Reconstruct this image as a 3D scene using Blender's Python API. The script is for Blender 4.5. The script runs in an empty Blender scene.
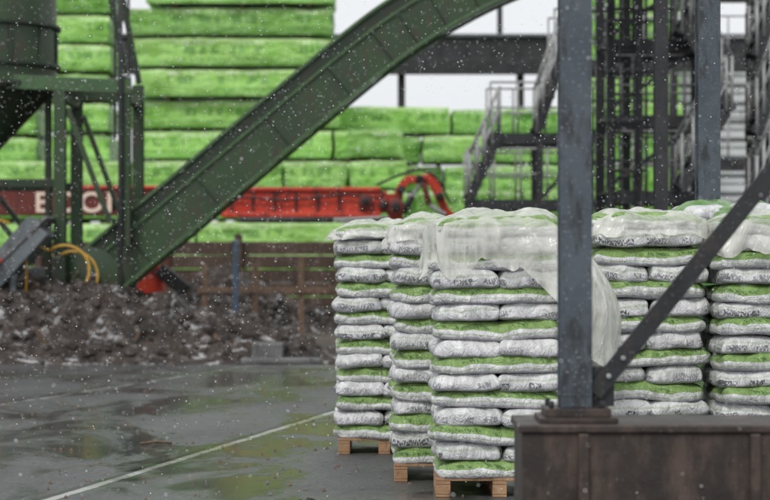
import bpy, bmesh, math, random
import numpy as np
from mathutils import Vector, Matrix, noise
random.seed(7); np.random.seed(7)
D=bpy.data; C=bpy.context
scene=C.scene

# ---------------------------------------------------------------- materials
class M:
    def __init__(s,name):
        s.m=D.materials.new(name); s.m.use_nodes=True
        s.n=s.m.node_tree.nodes; s.l=s.m.node_tree.links
        s.b=s.n['Principled BSDF']; s.out=s.n['Material Output']
    def node(s,t,**kw):
        x=s.n.new(t)
        for k,v in kw.items(): setattr(x,k,v)
        return x
    def put(s,sock,v):
        if isinstance(v,bpy.types.NodeSocket): s.l.new(v,sock)
        elif isinstance(v,(tuple,list)) and len(v)==3 and sock.type=='RGBA': sock.default_value=(*v,1)
        else: sock.default_value=v
    def math(s,op,a,b=0.0,c=0.0,clamp=False):
        x=s.node('ShaderNodeMath',operation=op,use_clamp=clamp)
        s.put(x.inputs[0],a); s.put(x.inputs[1],b); s.put(x.inputs[2],c); return x.outputs[0]
    def mix(s,f,a,b,mode='MIX'):
        x=s.node('ShaderNodeMix',data_type='RGBA',blend_type=mode)
        s.put(x.inputs[0],f); s.put(x.inputs[6],a); s.put(x.inputs[7],b); return x.outputs[2]
    def ramp(s,f,a,b):
        x=s.node('ShaderNodeMapRange'); x.clamp=True
        s.put(x.inputs[0],f); x.inputs[1].default_value=a; x.inputs[2].default_value=b
        return x.outputs[0]
    def coord(s,kind='Object'): return s.node('ShaderNodeTexCoord').outputs[kind]
    def scale(s,v,sc,loc=(0,0,0),rot=(0,0,0)):
        x=s.node('ShaderNodeMapping'); s.l.new(v,x.inputs[0])
        x.inputs['Scale'].default_value=sc; x.inputs['Location'].default_value=loc; x.inputs['Rotation'].default_value=rot
        return x.outputs[0]
    def noise(s,v,sc,det=4,rough=.55,dist=0):
        x=s.node('ShaderNodeTexNoise'); s.l.new(v,x.inputs['Vector'])
        x.inputs['Scale'].default_value=sc; x.inputs['Detail'].default_value=min(det,4)
        x.inputs['Roughness'].default_value=rough; x.inputs['Distortion'].default_value=dist
        return x.outputs['Fac']
    def bump(s,h,st,dist=.01):
        x=s.node('ShaderNodeBump'); s.put(x.inputs['Height'],h); s.put(x.inputs['Strength'],st); x.inputs['Distance'].default_value=dist
        s.l.new(x.outputs[0],s.b.inputs['Normal'])
    def base(s,v): s.put(s.b.inputs['Base Color'],v)
    def rough(s,v): s.put(s.b.inputs['Roughness'],v)

def painted(name,c1,c2,c3=None,rough=.5,sc=1.2,fine=14,bump=.15,metal=0,t=(.45,.62),snow=0):
    m=M(name); co=m.coord()
    a=m.ramp(m.noise(co,sc,4,.65),.35,.65)
    col=m.mix(a,c1,c2)
    if c3:
        b=m.ramp(m.noise(m.scale(co,(1,1,.35)),fine,5,.7),t[0]+.08,t[1]+.08)
        col=m.mix(b,col,c3)
    if snow:
        v=m.ramp(m.noise(co,85,1,.5),.68,.74)
        col=m.mix(m.math('MULTIPLY',v,snow),col,(.45,.48,.52))
    m.base(col); m.b.inputs['Metallic'].default_value=metal
    m.rough(m.math('MULTIPLY_ADD',a,.2,rough-.1))
    if bump>.2: m.bump(m.noise(co,fine*2,3,.6),bump,.01)
    return m.m

greensteel=painted('green_steel_paint',(.020,.046,.018),(.034,.070,.027),(.046,.040,.026),rough=.42,sc=1.0,fine=5,t=(.42,.58))
greensteel_d=painted('dark_green_steel_paint',(.010,.024,.011),(.018,.036,.015),(.03,.026,.016),rough=.5,sc=.9,fine=4)
greenlight=painted('green_flange_paint',(.042,.098,.036),(.062,.13,.050),(.06,.060,.03),rough=.42,sc=1.5,fine=6)
bluegrey=painted('blue_grey_steel',(.052,.068,.086),(.085,.105,.125),(.030,.034,.038),rough=.42,sc=2.6,fine=9,bump=.25,snow=.6,t=(.42,.56))
darksteel=painted('dark_steel',(.012,.013,.016),(.028,.030,.034),(.045,.035,.03),rough=.45,sc=3,fine=9,snow=.25)
towersteel=painted('tower_steel',(.016,.018,.021),(.032,.036,.040),(.05,.04,.03),rough=.5,sc=1,fine=5)
galv=painted('galvanised_rail',(.28,.29,.29),(.42,.43,.43),(.13,.11,.09),rough=.45,sc=2,fine=8,metal=.1)
rust=painted('rusty_base',(.020,.015,.013),(.042,.029,.024),(.085,.058,.046),rough=.5,sc=2.3,fine=6,bump=.5,snow=.2,t=(.42,.58))
redp=painted('red_machine_paint',(.50,.035,.018),(.66,.07,.03),(.16,.02,.014),rough=.38,sc=1.2,fine=4)
redd=painted('dark_red_paint',(.10,.020,.014),(.15,.026,.018),(.04,.016,.012),rough=.5,sc=1.2,fine=4)
orange=painted('orange_paint',(.60,.10,.02),(.7,.16,.03),(.3,.06,.03),rough=.5)
yellow=painted('yellow_paint',(.50,.28,.03),(.60,.36,.05),(.2,.12,.04),rough=.5)
wood=painted('pallet_wood',(.30,.17,.09),(.44,.27,.15),(.11,.065,.04),rough=.75,sc=5,fine=16,bump=.6)
oldwood=painted('weathered_wood',(.11,.068,.045),(.18,.12,.08),(.045,.03,.022),rough=.8,sc=3,fine=9,bump=.5)
wallwood=painted('dark_timber',(.055,.035,.026),(.10,.068,.050),(.17,.125,.10),rough=.8,sc=1.3,fine=3,bump=.5)
bluep=painted('blue_grey_paint',(.05,.09,.14),(.07,.115,.17),(.05,.05,.05),rough=.5)
blackr=painted('black_rubber',(.008,.008,.009),(.02,.02,.02),rough=.6)
greyconc=painted('grey_concrete',(.10,.10,.10),(.17,.17,.17),(.05,.05,.05),rough=.7,sc=2,fine=8,bump=.4)
greysheet=painted('grey_sheet',(.10,.12,.13),(.16,.18,.19),(.05,.05,.05),rough=.45,sc=2,fine=5)
cream=painted('letter_paint',(.80,.62,.50),(.86,.70,.58),rough=.5)
whiteclad=painted('white_cladding',(.55,.57,.59),(.66,.68,.70),(.38,.38,.39),rough=.5,sc=.6,fine=2)

# asphalt with a concrete expansion joint and moss along it
m=M('wet_asphalt'); co=m.coord()
s3=m.node('ShaderNodeSeparateXYZ'); m.l.new(co,s3.inputs[0]); X,Y=s3.outputs[0],s3.outputs[1]
big=m.noise(m.scale(co,(1,.5,1)),.4,5,.6,.4); mid=m.noise(m.scale(co,(1.4,.5,1)),1.3,5,.7); fine=m.noise(co,48,3,.75); grain=m.noise(co,130,1,.6)
speck=m.noise(m.scale(co,(1,.35,1)),26,3,.75)
col=m.mix(m.ramp(mid,.35,.65),(.030,.032,.033),(.062,.065,.066))
col=m.mix(m.math('MULTIPLY',m.ramp(big,.45,.60),.5),col,(.098,.102,.101))
col=m.mix(m.math('MULTIPLY',m.ramp(speck,.54,.68),.45),col,(.17,.172,.168))
col=m.mix(m.math('MULTIPLY',m.ramp(speck,.44,.30),.5),col,(.018,.019,.020))
col=m.mix(m.math('MULTIPLY',m.ramp(grain,.60,.74),.5),col,(.28,.28,.27))
mott=m.noise(m.scale(co,(1,.5,1)),3.5,5,.75)
col=m.mix(m.math('MULTIPLY',m.ramp(mott,.58,.66),.5),col,(.040,.028,.020))
wob=m.math('MULTIPLY_ADD',m.noise(co,1.8,5,.7),.30,-.15)
def line(x0,y0,x1,y1,w,wobk=.25):
    L=math.hypot(x1-x0,y1-y0); nx,ny=(y1-y0)/L,-(x1-x0)/L
    d=m.math('ADD',m.math('MULTIPLY_ADD',X,nx,-(x0*nx+y0*ny)),m.math('MULTIPLY',Y,ny))
    d=m.math('MULTIPLY_ADD',wob,wobk,d)
    return d
def cover(d,w,soft): return m.ramp(m.math('ABSOLUTE',d),w+soft,w)
d1=line(-4.2,5.2,.4,25.3,.05,.25)
d2=line(-6,16.5,-2.3,29.8,.05,1.2)
d3=line(-9,26.6,.5,29.0,.05,3.0)
brk=m.ramp(m.noise(co,5,5,.75),.36,.44)
moss_refl=m.ramp(m.noise(co,2.2,5,.8),.48,.58)
col=m.mix(m.math('MULTIPLY',m.math('MULTIPLY',cover(d1,.05,.14),moss_refl),.85),col,(.045,.105,.018))
col=m.mix(m.math('MULTIPLY',cover(d1,.034,.012),brk),col,(.40,.40,.38))
dk=m.math('ADD',d1,.085)
col=m.mix(m.math('MULTIPLY',cover(dk,.022,.012),.8),col,(.014,.015,.014))
col=m.mix(m.math('MULTIPLY',m.math('MULTIPLY',cover(d2,.035,.03),brk),.8),col,(.24,.24,.23))
col=m.mix(m.math('MULTIPLY',cover(m.math('ADD',d2,.09),.03,.03),.7),col,(.016,.02,.014))
col=m.mix(m.math('MULTIPLY',m.math('MULTIPLY',cover(d3,.2,.5),moss_refl),.45),col,(.04,.09,.02))  # green puddle reflection painted into the asphalt colour, broken up like the moss
m.base(col)
wetn=m.noise(m.scale(co,(.9,.45,1)),.8,5,.68,.5)
wet=m.ramp(wetn,.42,.57)
m.rough(m.math('MULTIPLY_ADD',wet,-.40,.50))
m.b.inputs['Specular IOR Level'].default_value=.75
m.bump(m.math('ADD',m.math('MULTIPLY',fine,.5),m.math('MULTIPLY',speck,1.0)),m.math('MULTIPLY_ADD',wet,-.33,.40),.009)
asphalt=m.m

m=M('yard_mud'); co=m.coord()
col=m.mix(m.ramp(m.noise(co,.3,5,.65),.35,.65),(.05,.038,.028),(.12,.10,.08))
m.base(col); m.rough(.75); mud=m.m

# earth
m=M('earth_heap'); co=m.coord()
g=m.node('ShaderNodeNewGeometry'); sx=m.node('ShaderNodeSeparateXYZ'); m.l.new(g.outputs['Normal'],sx.inputs[0])
n1=m.noise(co,1.1,5,.7); n2=m.noise(co,5,5,.75)
col=m.mix(m.ramp(n1,.38,.62),(.013,.010,.008),(.050,.037,.030))
col=m.mix(m.ramp(n2,.54,.68),col,(.13,.105,.09))
sn=m.math('MULTIPLY',m.ramp(m.noise(m.scale(co,(.8,1,1)),2.6,5,.8,.6),.555,.62),m.ramp(sx.outputs[2],.35,.8))
col=m.mix(m.math('MULTIPLY',sn,.85),col,(.52,.52,.53))
m.base(col); m.rough(.75); m.bump(n2,.9,.05); earth=m.m

# lime film of the packs
def film(name,c1,c2,dark,pitch,pale):
    m=M(name); co=m.coord(); s=m.node('ShaderNodeSeparateXYZ'); m.l.new(co,s.inputs[0])
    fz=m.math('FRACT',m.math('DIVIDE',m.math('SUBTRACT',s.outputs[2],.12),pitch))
    col=m.mix(m.ramp(m.noise(m.scale(co,(.35,1,1.1)),.9,4,.6),.35,.65),c1,c2)
    fold_sheen=m.ramp(m.noise(m.scale(co,(2.2,2,.5)),1.3,5,.7,1.0),.46,.66)
    col=m.mix(m.math('MULTIPLY',fold_sheen,.40),col,pale)  # white sheen of the film folds, painted into the colour
    top_sheen=m.ramp(fz,.70,.84); col=m.mix(m.math('MULTIPLY',top_sheen,.65),col,pale)  # paler pack top: light on the film put into the colour
    low_shade=m.ramp(fz,.30,.02); col=m.mix(m.math('MULTIPLY',low_shade,.45),col,dark)  # darker pack foot: shade between the rows put into the colour
    words=m.ramp(m.noise(m.scale(co,(1,.3,1)),.8,1),.42,.45)
    for (a0,a1,sx_,st,tc) in((.38,.64,5,.60,dark),(.16,.25,11,.5,dark),(.70,.78,9,.6,(.80,.90,.70))):
        band=m.math('MULTIPLY',m.math('GREATER_THAN',fz,a0),m.math('LESS_THAN',fz,a1))
        let=m.ramp(m.noise(m.scale(co,(sx_,sx_,1.3),loc=(sx_,0,a0)),1.2,1,.6),.48,.51)
        col=m.mix(m.math('MULTIPLY',m.math('MULTIPLY',band,words),m.math('MULTIPLY',let,st)),col,tc)
    m.base(col); m.rough(.36)
    m.bump(m.noise(m.scale(co,(1,1,2.2)),2.2,4,.6,.8),.9,.14)
    return m.m
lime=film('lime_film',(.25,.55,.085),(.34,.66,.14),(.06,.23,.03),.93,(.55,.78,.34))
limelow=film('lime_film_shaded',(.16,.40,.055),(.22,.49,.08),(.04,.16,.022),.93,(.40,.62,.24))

# bags
m=M('printed_bag_plastic')
a=m.node('ShaderNodeAttribute',attribute_name='bagco'); k=m.node('ShaderNodeAttribute',attribute_name='kind')
sp=m.node('ShaderNodeSeparateXYZ'); m.l.new(a.outputs['Vector'],sp.inputs[0])
sk=m.node('ShaderNodeSeparateXYZ'); m.l.new(k.outputs['Vector'],sk.inputs[0])
kind,rnd=sk.outputs[0],sk.outputs[1]
z=sp.outputs[2]; u=m.math('ADD',sp.outputs[0],sp.outputs[1])
co=m.coord()
wv=m.noise(m.scale(co,(1,1,.3)),5,2)
zw=m.math('ADD',z,m.math('MULTIPLY_ADD',wv,.8,-.4))
zw=m.math('MULTIPLY_ADD',rnd,.25,zw)
cv=m.node('ShaderNodeCombineXYZ'); m.put(cv.inputs[0],u); m.put(cv.inputs[1],m.math('MULTIPLY',rnd,17.0)); m.put(cv.inputs[2],z)
vec=cv.outputs[0]
white=m.mix(wv,(.66,.67,.68),(.90,.90,.89))
lilac_shade=m.mix(.6,white,(.48,.47,.54))  # lilac-grey shading for the lower bag sides, painted into the colour
gb=m.math('MULTIPLY',m.ramp(zw,.30,.38),m.ramp(zw,1.16,1.08))
green=m.mix(wv,(.17,.31,.075),(.34,.50,.18))
cg=m.mix(gb,m.mix(m.ramp(zw,.1,-.5),white,lilac_shade),green)
thin=m.math('MULTIPLY',m.ramp(zw,-.16,-.12),m.ramp(zw,.02,-.02)); cg=m.mix(m.math('MULTIPLY',thin,.4),cg,green)
words=m.ramp(m.noise(m.scale(vec,(1,1,.1)),3.2,0),.48,.51)
let=m.ramp(m.noise(m.scale(vec,(15,1,2.2)),1.6,1),.49,.52)
lb=m.math('MULTIPLY',m.ramp(zw,.46,.50),m.ramp(zw,.80,.75))
f=m.math('MULTIPLY',m.math('MULTIPLY',words,let),lb)
cg=m.mix(m.math('MULTIPLY',f,.7),cg,(.05,.12,.03))
wb=m.math('MULTIPLY',m.ramp(zw,-.34,-.28),m.ramp(zw,.32,.26))
w2=m.ramp(m.noise(m.scale(vec,(1,1,.05),loc=(5,3,1)),1.7,0),.52,.54)
let2=m.ramp(m.noise(m.scale(vec,(16,1,2.6)),1.5,1),.46,.50)
f2=m.math('MULTIPLY',m.math('MULTIPLY',w2,let2),wb)
cw=m.mix(m.ramp(zw,.4,-.5),white,lilac_shade)
cw=m.mix(m.math('MULTIPLY',f2,m.math('MULTIPLY_ADD',rnd,.5,.4)),cw,(.05,.052,.065))
gs=m.math('MULTIPLY',m.ramp(zw,.42,.46),m.ramp(zw,.66,.62))
cw=m.mix(m.math('MULTIPLY',m.math('MULTIPLY',gs,m.ramp(rnd,.45,.5)),.35),cw,green)
col=m.mix(kind,cw,cg)
dirt=m.ramp(m.noise(co,13,4,.7),.56,.75)
col=m.mix(m.math('MULTIPLY',dirt,.28),col,(.25,.235,.22))
m.base(col); m.rough(m.math('MULTIPLY_ADD',wv,.25,.16))
wr=m.noise(m.scale(co,(1,1,.5)),11,4,.68,2.0)
m.bump(wr,1.0,.045)
bagmat=m.m

# clear film hood
m=M('plastic_film'); co=m.coord()
n1=m.noise(m.scale(co,(1,1,.4)),3.2,4,.6,1.6)
m.base((.90,.905,.84)); m.rough(.15)
mr=m.node('ShaderNodeMapRange'); m.put(mr.inputs[0],n1); mr.inputs[1].default_value=.34; mr.inputs[2].default_value=.62
mr.inputs[3].default_value=.34; mr.inputs[4].default_value=.86
m.bump(n1,.7,.06)
tr=m.node('ShaderNodeBsdfTranslucent'); tr.inputs[0].default_value=(.92,.93,.88,1)
tp=m.node('ShaderNodeBsdfTransparent'); m2=m.node('ShaderNodeMixShader'); m3=m.node('ShaderNodeMixShader')
m2.inputs[0].default_value=.30
m.l.new(m.b.outputs[0],m2.inputs[1]); m.l.new(tr.outputs[0],m2.inputs[2])
m.l.new(mr.outputs[0],m3.inputs[0]); m.l.new(tp.outputs[0],m3.inputs[1]); m.l.new(m2.outputs[0],m3.inputs[2]); m.l.new(m3.outputs[0],m.out.inputs[0])
hood=m.m
greenhood=painted('green_film',(.09,.20,.06),(.15,.30,.09),(.3,.4,.25),rough=.3,sc=3,fine=6,bump=.8)
snowm=painted('snow',(.85,.86,.88),(.9,.9,.92),rough=.6,bump=0)

# ---------------------------------------------------------------- builder
class B:
    def __init__(s): s.v=[];s.f=[];s.mi=[];s.mats=[];s.sm=[]
    def m(s,mat):
        if mat not in s.mats: s.mats.append(mat)
        return s.mats.index(mat)
    def add(s,vs,fs,mat,smooth=False):
        o=len(s.v); s.v+= [tuple(v) for v in vs]; i=s.m(mat)
        for f in fs: s.f.append(tuple(o+a for a in f)); s.mi.append(i); s.sm.append(smooth)
    def box(s,x0,x1,y0,y1,z0,z1,mat):
        vs=[(x,y,z) for z in(z0,z1) for y in(y0,y1) for x in(x0,x1)]
        s.add(vs,[(0,2,3,1),(4,5,7,6),(0,1,5,4),(2,6,7,3),(0,4,6,2),(1,3,7,5)],mat)
    def beam(s,p,q,w,h,mat,side=(0,1,0)):
        p=Vector(p);q=Vector(q);d=(q-p).normalized();sd=Vector(side)
        if abs(d.dot(sd))>.95: sd=Vector((1,0,0))
        up=d.cross(sd).normalized(); sd=up.cross(d).normalized()
        vs=[]
        for c in(p,q):
            for a,b in((-1,-1),(1,-1),(1,1),(-1,1)): vs.append(c+sd*a*w/2+up*b*h/2)
        s.add(vs,[(0,1,2,3),(7,6,5,4),(0,4,5,1),(1,5,6,2),(2,6,7,3),(3,7,4,0)],mat)
    def ibeam(s,p,q,w,h,t,mat,side=(0,1,0)):
        p=Vector(p);q=Vector(q);sd=Vector(side)
        s.beam(p+sd*(h/2),q+sd*(h/2),t,w,mat,side); s.beam(p-sd*(h/2),q-sd*(h/2),t,w,mat,side)
        s.beam(p,q,h-t,t,mat,side)
    def tube(s,pts,r,mat,n=8,closed=False):
        pts=[Vector(p) for p in pts]; rs=r if isinstance(r,(list,tuple)) else [r]*len(pts)
        o=[];N=len(pts)
        for i,p in enumerate(pts):
            a=pts[i-1] if (i or closed) else p; b=pts[(i+1)%N] if (i<N-1 or closed) else p
            d=(b-a).normalized(); sd=Vector((0,1,0)) if abs(d.y)<.9 else Vector((1,0,0))
            u=d.cross(sd).normalized(); w=u.cross(d)
            for k in range(n):
                t=2*math.pi*k/n; o.append(p+(u*math.cos(t)+w*math.sin(t))*rs[i])
        fs=[]
        for i in range(N if closed else N-1):
            j=(i+1)%N
            for k in range(n): fs.append((i*n+k,i*n+(k+1)%n,j*n+(k+1)%n,j*n+k))
        if not closed: fs+= [tuple(range(n))[::-1],tuple((N-1)*n+k for k in range(n))]
        s.add(o,fs,mat,True)
    def rail(s,p,q,h,n,mat,r=.025,mid=True):
        p=Vector(p);q=Vector(q);u=Vector((0,0,h))
        s.tube([p+u,q+u],r,mat,6)
        if mid: s.tube([p+u*.5,q+u*.5],r*.8,mat,6)
        for i in range(n+1):
            c=p.lerp(q,i/n); s.tube([c,c+u],r,mat,6)
    def stair(s,x0,z0,x1,z1,y0,y1,n,mat,rmat):
        for y in(y0,y1): s.beam((x0,y,z0),(x1,y,z1),.05,.2,mat)
        for i in range(n):
            t=(i+.5)/n;x=x0+(x1-x0)*t;zz=z0+(z1-z0)*t
            s.box(x-.13,x+.13,y0+.03,y1-.03,zz-.02,zz+.02,mat)
        for y in(y0-.03,y1+.03): s.rail((x0,y,z0),(x1,y,z1),1.0,4,rmat,.03)
    def make(s,name,bevel=0,parent=None):
        me=D.meshes.new(name); me.from_pydata(s.v,[],s.f); me.validate()
        for mt in s.mats: me.materials.append(mt)
        me.polygons.foreach_set('material_index',s.mi); me.polygons.foreach_set('use_smooth',s.sm); me.update()
        bm=bmesh.new(); bm.from_mesh(me); bmesh.ops.recalc_face_normals(bm,faces=bm.faces); bm.to_mesh(me); bm.free()
        o=D.objects.new(name,me); C.collection.objects.link(o)
        if bevel:
            b=o.modifiers.new('bevel','BEVEL'); b.width=bevel; b.segments=2; b.limit_method='ANGLE'; b.angle_limit=math.radians(50)
        if parent: o.parent=parent
        return o
def empty(name,loc=(0,0,0)):
    e=D.objects.new(name,None); C.collection.objects.link(e); e.location=loc; return e

# ---------------------------------------------------------------- ground
g=B(); g.add([(-900,-300,0),(900,-300,0),(900,1500,0),(-900,1500,0)],[(0,1,2,3)],mud); g.make('ground')
g=B(); g.add([(-40,-12,.004),(30,-12,.004),(30,33.5,.004),(-40,33.5,.004)],[(0,1,2,3)],asphalt); g.make('asphalt_yard')

# ---------------------------------------------------------------- bags
def bag_template(L,W,H,seed):
    bm=bmesh.new(); bmesh.ops.create_cube(bm,size=2)
    bmesh.ops.subdivide_edges(bm,edges=bm.edges[:],cuts=13,use_grid_fill=True)
    co=[];bc=[]
    off=Vector((seed*7.3,seed*3.1,seed*1.7))
    for v in bm.verts:
        x,y,zz=v.co
        x=math.sin(x*math.pi/2*.92)/math.sin(math.pi/2*.92) ; y=math.sin(y*math.pi/2*.92)/math.sin(math.pi/2*.92)
        rho=(abs(x)**9+abs(y)**9)**(1/9); p=3.6
        r=(rho**p+abs(zz)**p)**(1/p); c=Vector((x/r,y/r,zz/r))
        q=Vector((c.x*L/2,c.y*W/2,c.z*H/2))
        e=max(abs(c.x),abs(c.y))
        nn=noise.noise(Vector((q.x*8,q.y*8,q.z*9))+off); n2=noise.noise(Vector((q.x*22,q.y*22,q.z*14))+off*2)
        n3=noise.noise(Vector((q.x*3.4,q.y*3.4,0))+off)
        d=Vector((c.x,c.y,c.z*.35)).normalized()
        q+=d*(nn*.032+n2*.014)*(e**3)
        q.x-=math.copysign(.012,c.x)*max(0,c.z)*e**6; q.y-=math.copysign(.014,c.y)*max(0,c.z)*e**6
        q.z+= n3*.022 + nn*.010
        q.z-=.016*e**5
        co.append(q);bc.append(tuple(c))
    bm.verts.index_update(); fs=[tuple(v.index for v in f.verts) for f in bm.faces]; bm.free()
    return np.array(co),np.array(bc),np.array(fs)

def hood_mesh(name,cx,cy,a,b,ztop,hem,rightbulge,seed,mat,parent,puff=.055):
    NT,NS,NH=160,28,32
    vs=[];fs=[]
    sd=Vector((seed*5.1,seed*2.3,0))
    for i in range(NS+NH+1):
        for k in range(NT):
            t=2*math.pi*k/NT; ct,st=math.cos(t),math.sin(t)
            e=5.0
            r=1/((abs(ct)**e+abs(st)**e)**(1/e))
            ux,uy=ct*r,st*r
            nf=noise.noise(Vector((ux*2.5,uy*2.5,0))+sd); nf2=noise.noise(Vector((ux*8,uy*8,i*.03))+sd)
            if i<=NS:
                s=i/NS; x=ux*a*s;y=uy*b*s
                pk=puff*(1-s**3)*(.4+noise.noise(Vector((x*3.2,y*3.2,0))+sd)*1.6)
                if rightbulge: pk+=.06*math.exp(-((x-.22)**2+(y+.1)**2)/.05)
                zz=ztop-.01+pk+.04*(1-s**4)*abs(noise.noise(Vector((x*7,y*7,3))+sd))
                zz+=.006*noise.noise(Vector((x*25,y*25,3))+sd) - .035*s**6
            else:
                s=(i-NS)/NH
                h=hem*(1+.5*nf+.15*nf2)
                rb=max(0,ux)**2*rightbulge
                if rightbulge: h=h+max(0,ux)**2*rightbulge*2.2
                out=.024+s*(.07*nf2+.035+.03*noise.noise(Vector((ux*3,uy*3,s*2))+sd))+rb*math.sin(min(1,s*1.25)*math.pi*.62)*(1+.3*nf2)
                out+=.016*noise.noise(Vector((ux*14,uy*14,s*2))+sd)+.004*noise.noise(Vector((ux*30,uy*30,s*6))+sd)
                x=ux*a+(ct)*out; y=uy*b+(st)*out
                zz=ztop-.045-h*s
            vs.append((cx+x,cy+y,zz))
    for i in range(NS+NH):
        for k in range(NT):
            k2=(k+1)%NT; fs.append((i*NT+k,i*NT+k2,(i+1)*NT+k2,(i+1)*NT+k))
    bb=B(); bb.add(vs,fs,mat,True); o=bb.make(name,parent=parent); return o

TL={}
def bag_pallet(x0,x1,y0,y1,layers,pitch,seed,hem=.42,rb=0,rot=0,hm=None,lean=0):
    rnd=random.Random(seed)
    W=x1-x0;Dp=y1-y0;cx=(x0+x1)/2;cy=(y0+y1)/2
    root=empty('bag_pallet',(cx,cy,0)); root.rotation_euler.z=rot
    p=B(); hw,hd=W/2-.01,Dp/2-.01
    n=6
    for i in range(n):
        yy=-hd+(2*hd-.11)*i/(n-1); p.box(-hw,hw,yy,yy+.11,.118,.14,wood)
    for xx in(-hw,-.05,hw-.1):
        p.box(xx,xx+.1,-hd,hd,.094,.1165,wood)
        for yy in(-hd,-.07,hd-.14): p.box(xx,xx+.1,yy,yy+.14,.024,.0925,wood)
        p.box(xx,xx+.1,-hd,hd,.0045,.0225,wood)
    p.make('wooden_pallet',.004,root)
    V=[];A=[];K=[];F=[];o=0
    for l in range(layers):
        green=(l%2==0)
        zc=.14+pitch*(l+.5)
        lx,ly=rnd.gauss(0,.009),rnd.gauss(0,.010)
        if green: cells=[(0,-Dp/4,W,Dp/2),(0,Dp/4,W,Dp/2)]
        else: cells=[(-W/4,-Dp/4,W/2,Dp/2),(W/4,-Dp/4,W/2,Dp/2),(-W/4,Dp/4,W/2,Dp/2),(W/4,Dp/4,W/2,Dp/2)]
        for (bx,by,bw,bd) in cells:
            key=(round(bw,2),round(bd,2),round(pitch,3),rnd.randrange(7))
            if key not in TL: TL[key]=bag_template(bw*1.04,bd*1.04,pitch*1.20,len(TL)+1)
            co,bc,fs=TL[key]; co=co.copy()
            sx=rnd.choice((-1,1));sy=rnd.choice((-1,1)); co[:,0]*=sx;co[:,1]*=sy
            an=rnd.gauss(0,.022); ca,sa=math.cos(an),math.sin(an)
            Xn=co[:,0]*ca-co[:,1]*sa; Yn=co[:,0]*sa+co[:,1]*ca
            sc=rnd.uniform(.965,1.025)
            jx,jy=rnd.gauss(0,.008)+lx,rnd.gauss(0,.012)+ly
            P=np.stack([Xn*sc+bx+jx+lean*l,Yn+by+jy,co[:,2]*rnd.uniform(.93,1.07)+zc+rnd.gauss(0,.004)+Xn*rnd.gauss(0,.014)],1)
            V.append(P);A.append(bc*np.array([sx,sy,1]));K.append(np.tile([1.0 if green else 0.0,rnd.random(),0],(len(P),1)))
            ff=fs if sx*sy>0 else fs[:,::-1]
            F.append(ff+o);o+=len(P)
    V=np.concatenate(V);A=np.concatenate(A);K=np.concatenate(K);F=np.concatenate(F)
    me=D.meshes.new('bags'); me.from_pydata(V.tolist(),[],F.tolist())
    at=me.attributes.new('bagco','FLOAT_VECTOR','POINT'); at.data.foreach_set('vector',A.astype(np.float32).ravel())
    at=me.attributes.new('kind','FLOAT_VECTOR','POINT'); at.data.foreach_set('vector',K.astype(np.float32).ravel())
    me.polygons.foreach_set('use_smooth',[True]*len(me.polygons)); me.materials.append(bagmat); me.update()
    ob=D.objects.new('bags',me); C.collection.objects.link(ob); ob.parent=root
    hood_mesh('plastic_hood',lean*layers,0,W/2+.012,Dp/2+.012,.14+pitch*layers+.012,hem,rb,seed,hm or hood,root)
    return root
bag_pallet(.35,1.26,13.5,14.3,15,.122,1,hem=.32,rb=.33,lean=-.0008)
bag_pallet(.06,.88,14.45,15.4,15,.122,2,hem=.16,lean=.0006)
bag_pallet(-.41,.40,16.5,17.5,15,.122,3,hem=.08,lean=-.001)
bag_pallet(1.54,2.37,14.2,15.2,15,.125,4,hem=.14)
bag_pallet(2.42,3.25,13.9,14.9,15,.123,5,hem=.22,lean=.001)
bag_pallet(2.52,3.35,16.4,17.2,16,.125,6,hem=1.6,hm=greenhood)
bag_pallet(1.3,2.12,16.6,17.5,15,.122,8,hem=.2)
bag_pallet(3.5,4.3,14.1,15.1,15,.122,9,hem=.2)

# ---------------------------------------------------------------- foreground steel
b=B()
b.box(.64,4.4,9.0,9.55,.0045,.86,rust); b.box(.625,4.4,8.98,9.57,.862,.90,rust)
for x in(.9,1.7,2.5,3.3): b.box(x,x+.05,8.955,8.978,.03,.86,rust)
b.make('rusty_plinth',.008)
b=B()
b.box(.73,1.10,9.06,9.44,.902,.925,rust); b.box(.76,1.07,9.10,9.40,.927,.965,rust)
for x in(.79,1.03):
    for y in(9.14,9.36): b.tube([(x,y,.966),(x,y,1.0)],.014,darksteel,6)
b.ibeam((.911,9.25,.966),(.911,9.25,6.5),.152,.14,.012,bluegrey)
b.box(.838,.984,9.172,9.328,1.02,1.03,bluegrey)
b.make('steel_column',.003)
b=B()
b.beam((1.0,9.25,1.0),(3.3,9.25,3.86),.07,.012,darksteel); b.beam((1.0,9.215,1.03),(3.27,9.215,3.86),.012,.085,darksteel)
b.box(.99,1.1,9.235,9.245,.967,1.16,darksteel)
for t in(.03,.06): b.tube([(1.0+2.3*t,9.19,1.03+2.85*t),(1.0+2.3*t,9.21,1.03+2.85*t)],.013,galv,6)
b.make('diagonal_brace',.002)
b=B(); b.ibeam((2.95,17.6,.005),(2.95,17.6,7.5),.2,.2,.014,bluegrey); b.box(2.8,3.1,17.45,17.75,.0045,.03,rust); b.make('steel_column',.003)
b=B(); b.ibeam((3.58,25,.005),(3.58,25,9),.17,.18,.014,darksteel); b.make('steel_column',.003)

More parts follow.
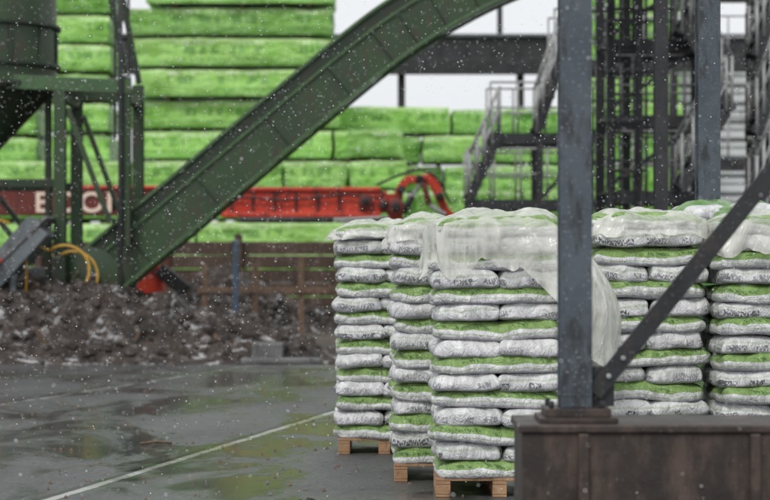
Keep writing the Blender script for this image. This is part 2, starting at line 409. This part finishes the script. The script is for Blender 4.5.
# ---------------------------------------------------------------- conveyor
def smooth_path(ps,n):
    out=[]
    P=[Vector(p) for p in ps]; P=[P[0]*2-P[1]]+P+[P[-1]*2-P[-2]]
    for i in range(1,len(P)-2):
        for k in range(n):
            t=k/n;a,b_,c,d=P[i-1],P[i],P[i+1],P[i+2]
            out.append(.5*((2*b_)+(-a+c)*t+(2*a-5*b_+4*c-d)*t*t+(-a+3*b_-3*c+d)*t**3))
    out.append(P[-2]); return out
path=smooth_path([(-5.05,0,1.40),(-3.4,0,2.77),(-1.7,0,4.20),(-.35,0,5.31),(.35,0,5.82),(1.1,0,6.27),(2.0,0,6.72),(3.2,0,7.15),(5.5,0,7.7)],7)
def sweep(bd,path,y,c0,c1,th,mat):
    vs=[];n=len(path)
    for i,p in enumerate(path):
        a=path[max(i-1,0)];c=path[min(i+1,n-1)];d=(c-a).normalized();nn=Vector((-d.z,0,d.x))
        for yy,cc in((y,c0),(y+th,c0),(y+th,c1),(y,c1)):
            q=p+nn*cc; vs.append((q.x,yy,q.z))
    fs=[(0,1,2,3),tuple((n-1)*4+k for k in(3,2,1,0))]
    for i in range(n-1):
        for k in range(4): fs.append((i*4+k,i*4+(k+1)%4,(i+1)*4+(k+1)%4,(i+1)*4+k))
    bd.add(vs,fs,mat)
b=B(); y0=33.6
for ys in(y0,y0+.85):
    sweep(b,path,ys,-.44,.44,.03,greensteel)
    s=-1 if ys==y0 else 1
    yb=ys-.10 if s<0 else ys+.03
    sweep(b,path,yb,.442,.50,.13,greenlight); sweep(b,path,yb,-.50,-.442,.13,greenlight)
    sweep(b,path,ys-.05 if s<0 else ys+.031,.20,.25,.048,greenlight)
    sweep(b,path,ys-.04 if s<0 else ys+.031,.252,.439,.01,greensteel_d)
sweep(b,path,y0+.032,-.36,-.33,.816,greensteel_d); sweep(b,path,y0+.032,.30,.33,.816,blackr)
for i in range(3,len(path)-1,5):
    p=path[i];d=(path[i+1]-p).normalized();nn=Vector((-d.z,0,d.x))
    b.beam(Vector((p.x,y0-.025,p.z))-nn*.44,Vector((p.x,y0-.025,p.z))+nn*.195,.05,.03,greensteel)
b.tube([(-5.15,y0-.12,1.32),(-5.15,y0+1.0,1.32)],.58,greensteel,28)
b.tube([(-5.15,y0-.2,1.32),(-5.15,y0-.125,1.32)],.20,greensteel_d,20)
b.box(-5.7,-4.5,y0-.05,y0+.95,.3,1.2,greensteel_d)
for x in(-5.6,-4.7):
    b.beam((x,y0,.0),(x,y0,.9),.12,.12,greensteel)
b.beam((4.87,y0+.4,0),(4.87,y0+.4,7.1),.16,.16,greensteel_d)
b.make('inclined_conveyor',.006)

# ---------------------------------------------------------------- hopper
b=B(); cx,cy=-7.05,34.2
def lathe(bd,cx,cy,prof,n,mat):
    vs=[(cx+r*math.cos(2*math.pi*k/n),cy+r*math.sin(2*math.pi*k/n),z) for r,z in prof for k in range(n)]
    fs=[(i*n+k,i*n+(k+1)%n,(i+1)*n+(k+1)%n,(i+1)*n+k) for i in range(len(prof)-1) for k in range(n)]
    bd.add(vs,fs,mat,True)
lathe(b,cx,cy,[(.18,3.3),(.18,3.6),(1.2,4.7)],40,greensteel_d)
lathe(b,cx,cy,[(1.2,4.7),(1.2,8.2),(.3,8.9)],40,greensteel)
for zz in(4.7,5.05,5.75,6.6): lathe(b,cx,cy,[(1.2,zz),(1.28,zz),(1.28,zz+.07),(1.2,zz+.07)],40,greensteel_d)
for k in range(12):
    t=2*math.pi*k/12; b.box(cx+1.21*math.cos(t)-.03,cx+1.21*math.cos(t)+.03,cy+1.21*math.sin(t)-.03,cy+1.21*math.sin(t)+.03,5.12,5.74,greensteel_d)
for y in(33.3,35.1):
    b.ibeam((-5.62,y,0),(-5.62,y,4.7),.20,.18,.02,greensteel)
    b.ibeam((-8.4,y,0),(-8.4,y,4.7),.2,.18,.02,greensteel)
    b.ibeam((-4.5,y,1.9),(-4.5,y,4.85),.2,.18,.02,greensteel)
    b.beam((-8.5,y,4.84),(-4.4,y,4.66),.22,.24,greenlight if y<34 else greensteel)
    b.beam((-5.5,y,4.3),(-4.75,y,2.3),.07,.09,greensteel)
    b.beam((-4.5,y+.15,4.9),(-4.95,y+.15,7.2),.09,.10,greensteel_d)
    b.beam((-8.3,y,3.0),(-5.7,y,3.0),.1,.14,greensteel_d)
    b.beam((-8.3,y+.1,4.4),(-6.1,y+.1,1.6),.07,.09,greensteel_d)
b.ibeam((-5.98,34.2,1.2),(-5.98,34.2,4.7),.10,.14,.02,greensteel_d)
for x in(-5.62,-8.4,-4.5): b.beam((x,33.3,4.5),(x,35.1,4.5),.14,.14,greensteel_d,side=(1,0,0))
b.tube([(-4.55,33.1,1.2),(-4.55,33.1,7.6)],.04,towersteel,6)
for x in(-4.95,-4.7): b.tube([(x,35.3,3.9),(x,35.3,7.5)],.025,darksteel,6)
for i in range(12): b.tube([(-4.95,35.3,.3*i+4),(-4.7,35.3,.3*i+4)],.015,darksteel,6)
b.make('hopper_silo',.005)
b=B()
b.beam((-5.85,32.9,2.25),(-6.75,32.9,1.25),1.0,.45,greysheet); b.beam((-5.7,32.9,2.40),(-6.6,32.9,1.52),1.08,.05,greyconc)
b.beam((-6.3,32.6,0),(-6.3,32.6,1.6),.1,.1,greysheet)
b.make('discharge_chute',.01)
b=B()
ring=[(-5.45+.42*math.sin(t),32.75,1.50+.42*math.cos(t)) for t in [i*math.pi/14 for i in range(-3,15)]]
b.tube(ring,.025,yellow,8); b.tube([(q[0]+.12,32.9,q[2]-.1) for q in ring],.022,yellow,8)
b.tube([ring[0],(-6.1,32.75,2.0),(-6.1,32.75,.5)],.025,yellow,8); b.tube([ring[-1],(-5.5,32.75,.5)],.025,yellow,8)
b.tube([(-7.0,32.8,3.4),(-6.75,32.8,2.4),(-6.4,32.8,2.3)],.03,yellow,6)
b.make('yellow_guard_rail')
b=B(); b.box(-7.1,-6.6,32.3,32.8,1.0,2.0,orange); b.beam((-7.0,32.25,1.3),(-6.45,32.25,1.7),.12,.14,redp); b.tube([(-6.8,32.2,1.2),(-6.8,32.3,1.2)],.25,blackr,18); b.make('motor_housing',.02)

# ---------------------------------------------------------------- earth heap
def heap(name,x0,x1,y0,y1,hf,nx,ny,chunks,seed,rough=.25):
    vs=[];fs=[]
    for j in range(ny+1):
        for i in range(nx+1):
            x=x0+(x1-x0)*i/nx;y=y0+(y1-y0)*j/ny
            h=hf(x,y)
            n=noise.fractal(Vector((x*1.1,y*1.1,seed)),.8,2.1,6)
            r=abs(noise.noise(Vector((x*3.5,y*3.5,seed+3))))
            k=min(1,max(0,h*4+.15))
            vs.append((x,y,max(h+n*rough*k+r*rough*.6*k,-.02) if h>-.04 else -.03))
    for j in range(ny):
        for i in range(nx): a=j*(nx+1)+i; fs.append((a,a+1,a+nx+2,a+nx+1))
    bd=B(); bd.add(vs,fs,earth,False)
    rr=random.Random(seed)
    for _ in range(chunks):
        x=rr.uniform(x0,x1);y=rr.uniform(y0,y0+(y1-y0)*.8); h=hf(x,y)
        if h<.02 and rr.random()<.75: continue
        if h<-.03: continue
        s=rr.uniform(.03,.14)*(1 if h>.1 else .6)*(rough/.25)**.5
        bm=bmesh.new(); bmesh.ops.create_icosphere(bm,subdivisions=1,radius=s)
        M_=Matrix.Rotation(rr.uniform(0,6),3,Vector((rr.random(),rr.random(),rr.random()+.1)).normalized())
        q=[M_@Vector((v.co.x*rr.uniform(.6,1.5),v.co.y*rr.uniform(.6,1.3),v.co.z*rr.uniform(.5,1.1))) for v in bm.verts]
        zz=max(h,0)+noise.fractal(Vector((x*1.1,y*1.1,seed)),.8,2.1,6)*rough*min(1,h*4+.15)+.03*(h>.1)
        bd.add([(v.x+x,v.y+y,v.z+zz) for v in q],[tuple(v.index for v in f.verts) for f in bm.faces],earth); bm.free()
    for _ in range(chunks//12):
        x=rr.uniform(x0,x1);y=rr.uniform(y0,y0+(y1-y0)*.5); h=hf(x,y)
        if h<.15: continue
        l=rr.uniform(.1,.4); p=Vector((x,y,h)); q=p+Vector((rr.uniform(-1,1),rr.uniform(-1,.3),rr.uniform(.1,.9))).normalized()*l
        bd.beam(p,q,.03,rr.uniform(.02,.07),rr.choice((oldwood,wallwood,greyconc)))
    return bd.make(name)
def hf(x,y):
    prof=np.interp(x,[-16,-12,-7.3,-5.2,-4.3,-3.5,-2.5,-1.9,-1.2,-.6],[.9,1.3,1.15,1.12,.95,.85,.55,.32,.10,-.05])
    t=(y-30.6)/1.9
    s=max(0,min(1,t)); s=s*s*(3-2*s)
    t2=max(0,min(1,(37-y)/3)); return prof*s*t2*1.02-.005-(.05 if s==0 else 0)
heap('earth_heap',-16,-.6,30.4,37.5,hf,330,130,1700,3,.26)
heap('gravel_heap',-.85,-.2,12.6,13.35,lambda x,y:.07-.38*((x+.5)**2*1.6+(y-12.95)**2*1.6)**.5*1.0,40,40,220,5,.03)
b=B(); b.box(-2.15,-1.65,30.9,31.5,.0045,.33,greyconc); b.make('concrete_block',.03)
b=B(); b.beam((-2.3,30.7,.06),(-1.0,30.95,.05),.22,.1,greyconc); b.make('concrete_kerb',.03)
b=B(); b.tube([(-2.2,17.3,.02),(-2.05,17.35,.035),(-1.92,17.33,.02)],.012,oldwood,6); b.make('wood_stick')
b=B(); rr=random.Random(11)
for _ in range(900):
    y=rr.uniform(9,30); x=rr.uniform(-.32*y/1.4,.2) if rr.random()<.8 else rr.uniform(-.1,3); s=rr.uniform(.004,.02)
    b.add([(x-s,y-s,.006),(x+s,y-s*.6,.006),(x+s*.5,y+s,.006),(x,y,.006+s*1.2)],[(0,1,3),(1,2,3),(2,0,3)],oldwood if rr.random()<.6 else greyconc)
b.make('gravel_litter')

# ---------------------------------------------------------------- bank + posts
b=B()
for i in range(6): 
    for k in range(4):
        x=-9+2.6*k; b.box(x+.01,x+2.58,50+rr.uniform(0,.08),50.3,.36*i+.01,.36*i+.345,wallwood)
for k in range(5): b.box(-9.1+2.6*k,-8.9+2.6*k,49.85,49.98,0,2.35,wallwood)
b.make('timber_retaining_wall',.02)
heap('earth_bank',-8.5,1.2,43,49.5,lambda x,y: max(0,(y-43.5)/6)*(.8+.5*math.sin(x*1.3+.6))*1.1-.01,150,80,700,9,.35)
b=B()
for x in(-4.0,-2.9,-1.9,-1.0): b.box(x,x+.13,42,42.13,.0,1.75+.2*math.sin(x*5),oldwood)
b.box(-4.1,-.8,41.96,41.995,.95,1.08,oldwood); b.make('timber_fence',.01)
b=B(); b.box(-3.24,-3.13,41,41.11,0,2.05,bluep); b.box(-3.27,-3.10,40.97,41.14,2.051,2.1,greysheet); b.make('blue_post',.01)
b=B(); b.box(-4.95,-4.45,38.4,39,.9,1.55,redp); b.beam((-4.5,38.3,1.5),(-3.95,38.3,1.05),.3,.28,blackr); b.box(-5.1,-4.2,38.5,39.2,.2,.88,redd)
b.beam((-4.9,38.3,1.75),(-4.2,38.3,1.35),.08,.10,redp)
b.tube([(-4.8,38.35,.35),(-4.8,38.7,.35)],.34,blackr,20); b.tube([(-4.2,38.35,.35),(-4.2,38.7,.35)],.34,blackr,20); b.make('red_compactor',.03)

# ---------------------------------------------------------------- red loader crane
b=B()
b.box(-3.75,.05,44.7,45.5,2.78,3.27,redp); b.box(-3.8,-.1,44.62,45.58,3.271,3.36,redp); b.box(-3.8,-.1,44.62,45.58,2.67,2.779,redp)
for i in range(8): b.box(-3.6+.5*i,-3.53+.5*i,44.66,44.698,2.785,3.265,redd)
b.box(.051,.42,44.78,45.42,2.62,3.22,redp)
for (x,z,r) in((-.45,3.02,.17),(-.02,2.95,.14),(.25,2.9,.2)): b.tube([(x,44.5,z),(x,44.69,z)],r,redd,18); b.tube([(x,44.45,z),(x,44.495,z)],r*.5,blackr,12)
b.box(-12,-3.76,44.75,45.45,2.72,3.32,redd); b.box(-12,-3.76,44.70,45.5,3.321,3.4,redp)
b.tube([(-3.4,44.55,2.60),(-1.2,44.55,2.60)],.07,darksteel,10); b.tube([(-1.2,44.55,2.60),(.1,44.55,2.66)],.04,galv,10)
b.tube([(-3.7,44.58,3.15),(-2.3,44.58,3.05),(-.9,44.58,3.18),(-.1,44.58,3.1)],.03,blackr,6)
def plate(bd,pts,y,th,w,mat):
    P=smooth_path([(p[0],0,p[1]) for p in pts],4); n=len(P);vs=[]
    for i,p in enumerate(P):
        a=P[max(i-1,0)];c=P[min(i+1,n-1)];d=(c-a).normalized();nn=Vector((-d.z,0,d.x)); ww=w*(1-.55*i/n)
        for yy,cc in((y,-ww/2),(y+th,-ww/2),(y+th,ww/2),(y,ww/2)): q=p+nn*cc; vs.append((q.x,yy,q.z))
    fs=[(0,1,2,3),tuple((n-1)*4+k for k in(3,2,1,0))]+[(i*4+k,i*4+(k+1)%4,(i+1)*4+(k+1)%4,(i+1)*4+k) for i in range(n-1) for k in range(4)]
    bd.add(vs,fs,mat)
for yy in(44.75,45.2):
    plate(b,[(.30,2.7),(.32,3.2),(.50,3.52),(.75,3.55),(.98,3.60)],yy,.12,.24,redp)
    plate(b,[(.75,3.5),(1.05,3.55),(1.22,3.3),(1.34,3.0),(1.50,2.75),(1.85,2.58)],yy+.13,.12,.26,redp)
b.tube([(.42,44.68,2.75),(.62,44.68,3.15)],.075,darksteel,10); b.tube([(.62,44.68,3.15),(.86,44.68,3.5)],.04,galv,8)
b.tube([(.9,44.68,3.45),(1.02,44.68,2.95)],.07,redd,10); b.tube([(1.02,44.68,2.95),(1.40,44.68,2.72)],.05,galv,8)
b.tube(smooth_path([(-.2,44.5,3.4),(.3,44.5,3.62),(.8,44.5,3.76),(1.2,44.5,3.55),(1.5,44.5,3.0)],5),.03,blackr,8)
for p in((.38,3.3),(.8,3.55),(1.28,3.15),(1.7,2.62)): b.tube([(p[0],44.6,p[1]),(p[0],45.45,p[1])],.09,blackr,14)
for s in(-1,1): b.tube(smooth_path([(1.75,44.9,2.62),(1.85+.12*s,44.9,2.5),(1.85+.16*s,44.9,2.3),(1.86+.03*s,44.9,2.15)],4),.045,darksteel,8)
b.box(-10,-5.2,44.6,45.6,1.0,1.5,darksteel); b.box(-6,-5,44.7,45.5,1.501,2.669,redd)
for x in(-9,-7.6,-6): b.tube([(x,44.4,.55),(x,44.8,.55)],.55,blackr,24); b.tube([(x,45.4,.55),(x,45.8,.55)],.55,blackr,24)
b.beam((.22,45.1,0),(.22,45.1,2.6),.16,.16,darksteel)
crane=b.make('loader_crane',.02)
cu=D.curves.new('lettering','FONT'); cu.body='BOOM'; cu.size=.66; cu.extrude=.01; cu.offset=.012; cu.space_character=1.08
t=D.objects.new('lettering',cu); C.collection.objects.link(t); t.rotation_euler=(math.pi/2,0,0); t.location=(-8.15,44.73,2.79); t.scale=(1.08,1,1); cu.materials.append(cream); t.parent=crane

# ---------------------------------------------------------------- lime packs
def pack_stack(x0,x1,y,rows,seed,z0=.12,pitch=.93,dep=2.4,jit=.18,mat=None,L=(2.6,4.2),ext=None):
    r=random.Random(seed); b=B()
    for i in range(rows):
        X1=x1+(ext[i] if ext and i<len(ext) else 0)
        x=x0+r.uniform(-jit,jit); z=z0+i*pitch; h=pitch-.10
        end=X1+r.uniform(-jit,jit)
        while x<end-.6:
            l=min(r.uniform(*L),end-x)
            if end-(x+l)<.8: l=end-x
            yy=y+r.uniform(-.3,.3); hh=h*r.uniform(.94,1.0)
            bm=bmesh.new(); bmesh.ops.create_cube(bm,size=1); bmesh.ops.subdivide_edges(bm,edges=bm.edges[:],cuts=8,use_grid_fill=True)
            vs=[]
            for v in bm.verts:
                c=v.co.copy(); e=[abs(c.x)>.49,abs(c.y)>.49,abs(c.z)>.49]
                p=Vector((x+l*.5+c.x*(l-.04),yy+dep/2+c.y*dep,z+hh/2+c.z*hh))
                nn=noise.noise(p*1.6+Vector((seed,0,0))); n2=noise.noise(p*3.5+Vector((seed,9,0)))
                if e[1]: p.y+=(nn*.12+n2*.05)*math.copysign(1,c.y)
                if e[0]: p.x+=nn*.08
                if e[2] and c.z>0: p.z+=nn*.03+n2*.02-.03*(abs(c.x)*2)**4
                if sum(e)>=2: p+= (Vector((x+l/2,yy+dep/2,z+hh/2))-p)*.012
                vs.append(p)
            fs=[tuple(v.index for v in f.verts) for f in bm.faces]; bm.free()
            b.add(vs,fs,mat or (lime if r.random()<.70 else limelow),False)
            for k in range(3):
                xx=x+l*(.15+.35*k); b.box(xx,xx+.1,yy+.1,yy+dep-.1,z-.092,z-.008,oldwood)
            x+=l+.03
    return b.make('wrapped_insulation_stack')
pack_stack(-12.5,-1.1,57.5,5,21,L=(3,5))
pack_stack(-7.55,-1.9,58.3,13,22,jit=.35,ext=[0,0,0,0,.9,.8,.5,.6,.3,0,.4,.1,.2],L=(5.7,7))
pack_stack(-10.6,-8.5,60,12,23,jit=.12)
pack_stack(-14.5,-11.2,61,9,24)
pack_stack(-1.9,6.6,61,7,25,L=(3,5))
pack_stack(-1.0,.6,57.8,6,27,L=(1.4,2.0))
pack_stack(6.2,9.2,59.5,12,26,jit=.12)
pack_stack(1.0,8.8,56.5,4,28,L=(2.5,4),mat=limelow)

# ---------------------------------------------------------------- distant gallery & building
b=B()
b.box(-16,22,72,74.5,9.0,10.0,towersteel); b.box(-16.2,22.2,71.8,74.7,10.001,10.12,greysheet); b.box(-16,22,71.9,71.995,8.6,9.2,darksteel)
for x in(-13,-8,.62,5.1,10,15): b.box(x-.14,x+.14,72.5,72.8,0,8.99,towersteel)
for i in range(38): b.box(-16+i,-15.9+i,71.93,71.99,9.21,9.98,darksteel)
b.box(4.2,4.4,72,72.2,10.13,11.2,towersteel)
b.make('conveyor_gallery',.02)
b=B()
b.box(9.4,24,64,74,0,8.2,whiteclad)
for i in range(27): b.box(9.38,24,63.93,63.998,.3*i+.02,.3*i+.20,whiteclad)
for i in range(14): b.box(9.38,24,63.90,63.998,.6*i+.215,.6*i+.295,greysheet)
b.box(9.2,24.2,63.7,74.2,8.201,8.5,towersteel)
b.box(12,14.5,63.8,63.89,0,3.4,towersteel); b.box(16,20,63.8,63.89,4.0,5.2,towersteel)
b.make('clad_warehouse',.02)

# ---------------------------------------------------------------- stair towers
b=B(); y=42.0
for x in(1.86,3.38,4.65):
    for yy in(y,y+1.6): b.beam((x,yy,0),(x,yy,4.4 if x>2 else 2.98),.13,.13,towersteel)
def plat(b,x0,x1,y0,y1,z,n=4,rails='fblr',rm=galv):
    for yy in(y0,y1): b.box(x0,x1,yy-.04,yy+.04,z-.24,z-.01,towersteel)
    k=int((x1-x0)/.12)
    for i in range(k): b.box(x0+i*.12,x0+i*.12+.035,y0+.041,y1-.041,z-.04,z-.005,towersteel)
    if 'f' in rails: b.rail((x0,y0,z),(x1,y0,z),1.1,n,rm)
    if 'b' in rails: b.rail((x0,y1,z),(x1,y1,z),1.1,n,rm)
    if 'l' in rails: b.rail((x0,y0,z),(x0,y1,z),1.1,2,rm)
    if 'r' in rails: b.rail((x1,y0,z),(x1,y1,z),1.1,2,rm)
plat(b,1.8,4.7,y,y+1.6,3.0,5,'fbr'); plat(b,2.3,4.7,y,y+1.6,4.45,4,'fbr')
b.stair(1.85,3.0,2.5,4.45,y-.05,y+.7,7,towersteel,galv)
b.stair(3.3,4.45,3.85,6.0,y-.1,y+.7,7,towersteel,galv)
b.beam((3.4,y,3.0),(4.65,y,4.4),.06,.08,towersteel); b.beam((1.9,y+1.6,0),(3.38,y+1.6,2.9),.06,.08,towersteel)
b.beam((2.0,y-.06,1.6),(3.3,y-.06,2.8),.06,.1,towersteel)
plat(b,3.7,6.3,y,y+1.6,6.05,4,'fb')
for x in(4.9,6.3):
    for yy in(y,y+1.6): b.beam((x,yy,0),(x,yy,9),.15,.15,towersteel)
b.make('stair_tower',0)
b=B(); y=35.5
for x in(4.15,4.68,6.0,7.6,8.6):
    for yy in(y,y+1.8): b.beam((x,yy,0),(x,yy,9),.14,.14,towersteel)
for z in(2.95,4.35,5.75,7.1):
    plat(b,4.1,6.0,y,y+1.8,z,4,'fb',towersteel if z>5 else galv); plat(b,7.0,8.8,y,y+1.8,z-.4,4,'fbl',galv)
    b.beam((4.15,y-.1,z-1.3),(6.0,y-.1,z),.05,.07,towersteel)
for z in(2.95,4.35,5.75):
    b.stair(5.35,z,6.15,z+1.4,y-.8,y-.1,7,towersteel,galv) if z!=4.35 else b.stair(6.25,z,5.5,z+1.4,y-.8,y-.1,7,towersteel,galv)
    b.stair(6.7,z-.4,7.2,z+1.0,y-.8,y-.1,7,towersteel,galv)
lx,ly=4.41,y-.45
for s in(-.2,.2): b.tube([(lx+s,ly+.3,0),(lx+s,ly+.3,9)],.022,towersteel,6)
for i in range(30): b.tube([(lx-.2,ly+.3,.3*i+.2),(lx+.2,ly+.3,.3*i+.2)],.014,towersteel,6)
for i in range(7):
    zz=2.4+.9*i; b.tube([(lx+.36*math.cos(t),ly+.36*math.sin(t),zz) for t in[k*2*math.pi/16 for k in range(16)]],.018,towersteel,5,True)
for k in range(0,7,2):
    t=math.pi+k*math.pi/6; b.tube([(lx+.36*math.cos(t),ly+.36*math.sin(t),2.4),(lx+.36*math.cos(t),ly+.36*math.sin(t),8.4)],.012,towersteel,5)
b.make('stair_tower',0)
b=B()
for x in(9.6,11.5): b.beam((x,50,0),(x,50,10),.3,.3,towersteel)
for z in(4.0,6.6,8.4): b.box(7.6,14,49.8,50.4,z,z+.28,towersteel)
b.rail((7.6,49.8,6.88),(14,49.8,6.88),1.1,10,galv); b.rail((7.6,49.8,4.28),(14,49.8,4.28),1.1,10,galv)
b.make('pipe_rack',0)

# ---------------------------------------------------------------- snowfall
rs=np.random.RandomState(5); N=38000
P=np.stack([rs.uniform(-9,9,N),rs.uniform(7.0,33,N),rs.uniform(.05,8,N)],1); P=P[np.abs(P[:,0])<P[:,1]*.24+.5]
P=P[P[:,2]<1.67+P[:,1]*.2+.4]
base=np.array([(1,0,0),(-1,0,0),(0,1,0),(0,-1,0),(0,0,1),(0,0,-1)],float)
F0=np.array([(0,2,4),(2,1,4),(1,3,4),(3,0,4),(2,0,5),(1,2,5),(3,1,5),(0,3,5)])
vs=[];fs=[]
for i,p in enumerate(P):
    r=.0022+.0030*rs.rand()**2.2+(.0012 if p[1]>16 else 0); th=rs.uniform(0,1.5); R=np.array([[math.cos(th),0,math.sin(th)],[0,1,0],[-math.sin(th),0,math.cos(th)]])
    vs.append((base*np.array([r,r,r*rs.uniform(.8,1.5)]))@R+p); fs.append(F0+6*i)
me=D.meshes.new('falling_snow'); me.from_pydata(np.concatenate(vs).tolist(),[],np.concatenate(fs).tolist()); me.materials.append(snowm)
o=D.objects.new('falling_snow',me); C.collection.objects.link(o)

# ---------------------------------------------------------------- light
w=D.worlds.new('World'); scene.world=w; w.use_nodes=True; nt=w.node_tree; bg=nt.nodes['Background']
sky=nt.nodes.new('ShaderNodeTexSky'); sky.sky_type='NISHITA'; sky.sun_disc=False; sky.sun_elevation=math.radians(50); sky.sun_rotation=math.radians(200); sky.dust_density=3
hs=nt.nodes.new('ShaderNodeHueSaturation'); hs.inputs['Saturation'].default_value=.15; nt.links.new(sky.outputs[0],hs.inputs['Color'])
mx=nt.nodes.new('ShaderNodeMix'); mx.data_type='RGBA'; mx.inputs[0].default_value=.75; nt.links.new(hs.outputs[0],mx.inputs[6]); mx.inputs[7].default_value=(8.2,8.4,8.7,1)
nt.links.new(mx.outputs[2],bg.inputs[0]); bg.inputs[1].default_value=.12
sl=D.lights.new('sun','SUN'); sl.energy=1.4; sl.angle=math.radians(14); sl.color=(1,.97,.93)
so=D.objects.new('sun',sl); C.collection.objects.link(so)
az=math.radians(200); el=math.radians(50)
d=Vector((math.sin(az)*math.cos(el),math.cos(az)*math.cos(el),math.sin(el))); so.rotation_euler=d.to_track_quat('Z','Y').to_euler()

# ---------------------------------------------------------------- camera
cam=D.cameras.new('camera'); co=D.objects.new('camera',cam); C.collection.objects.link(co); scene.camera=co
co.location=(0,0,1.67); co.rotation_euler=(math.pi/2,0,0); cam.lens=90; cam.sensor_width=36; cam.shift_y=.013; cam.clip_end=3000
cam.dof.use_dof=True; cam.dof.focus_distance=14.0; cam.dof.aperture_fstop=2.0
scene.view_settings.view_transform='Standard'; scene.view_settings.look='None'; scene.view_settings.exposure=0
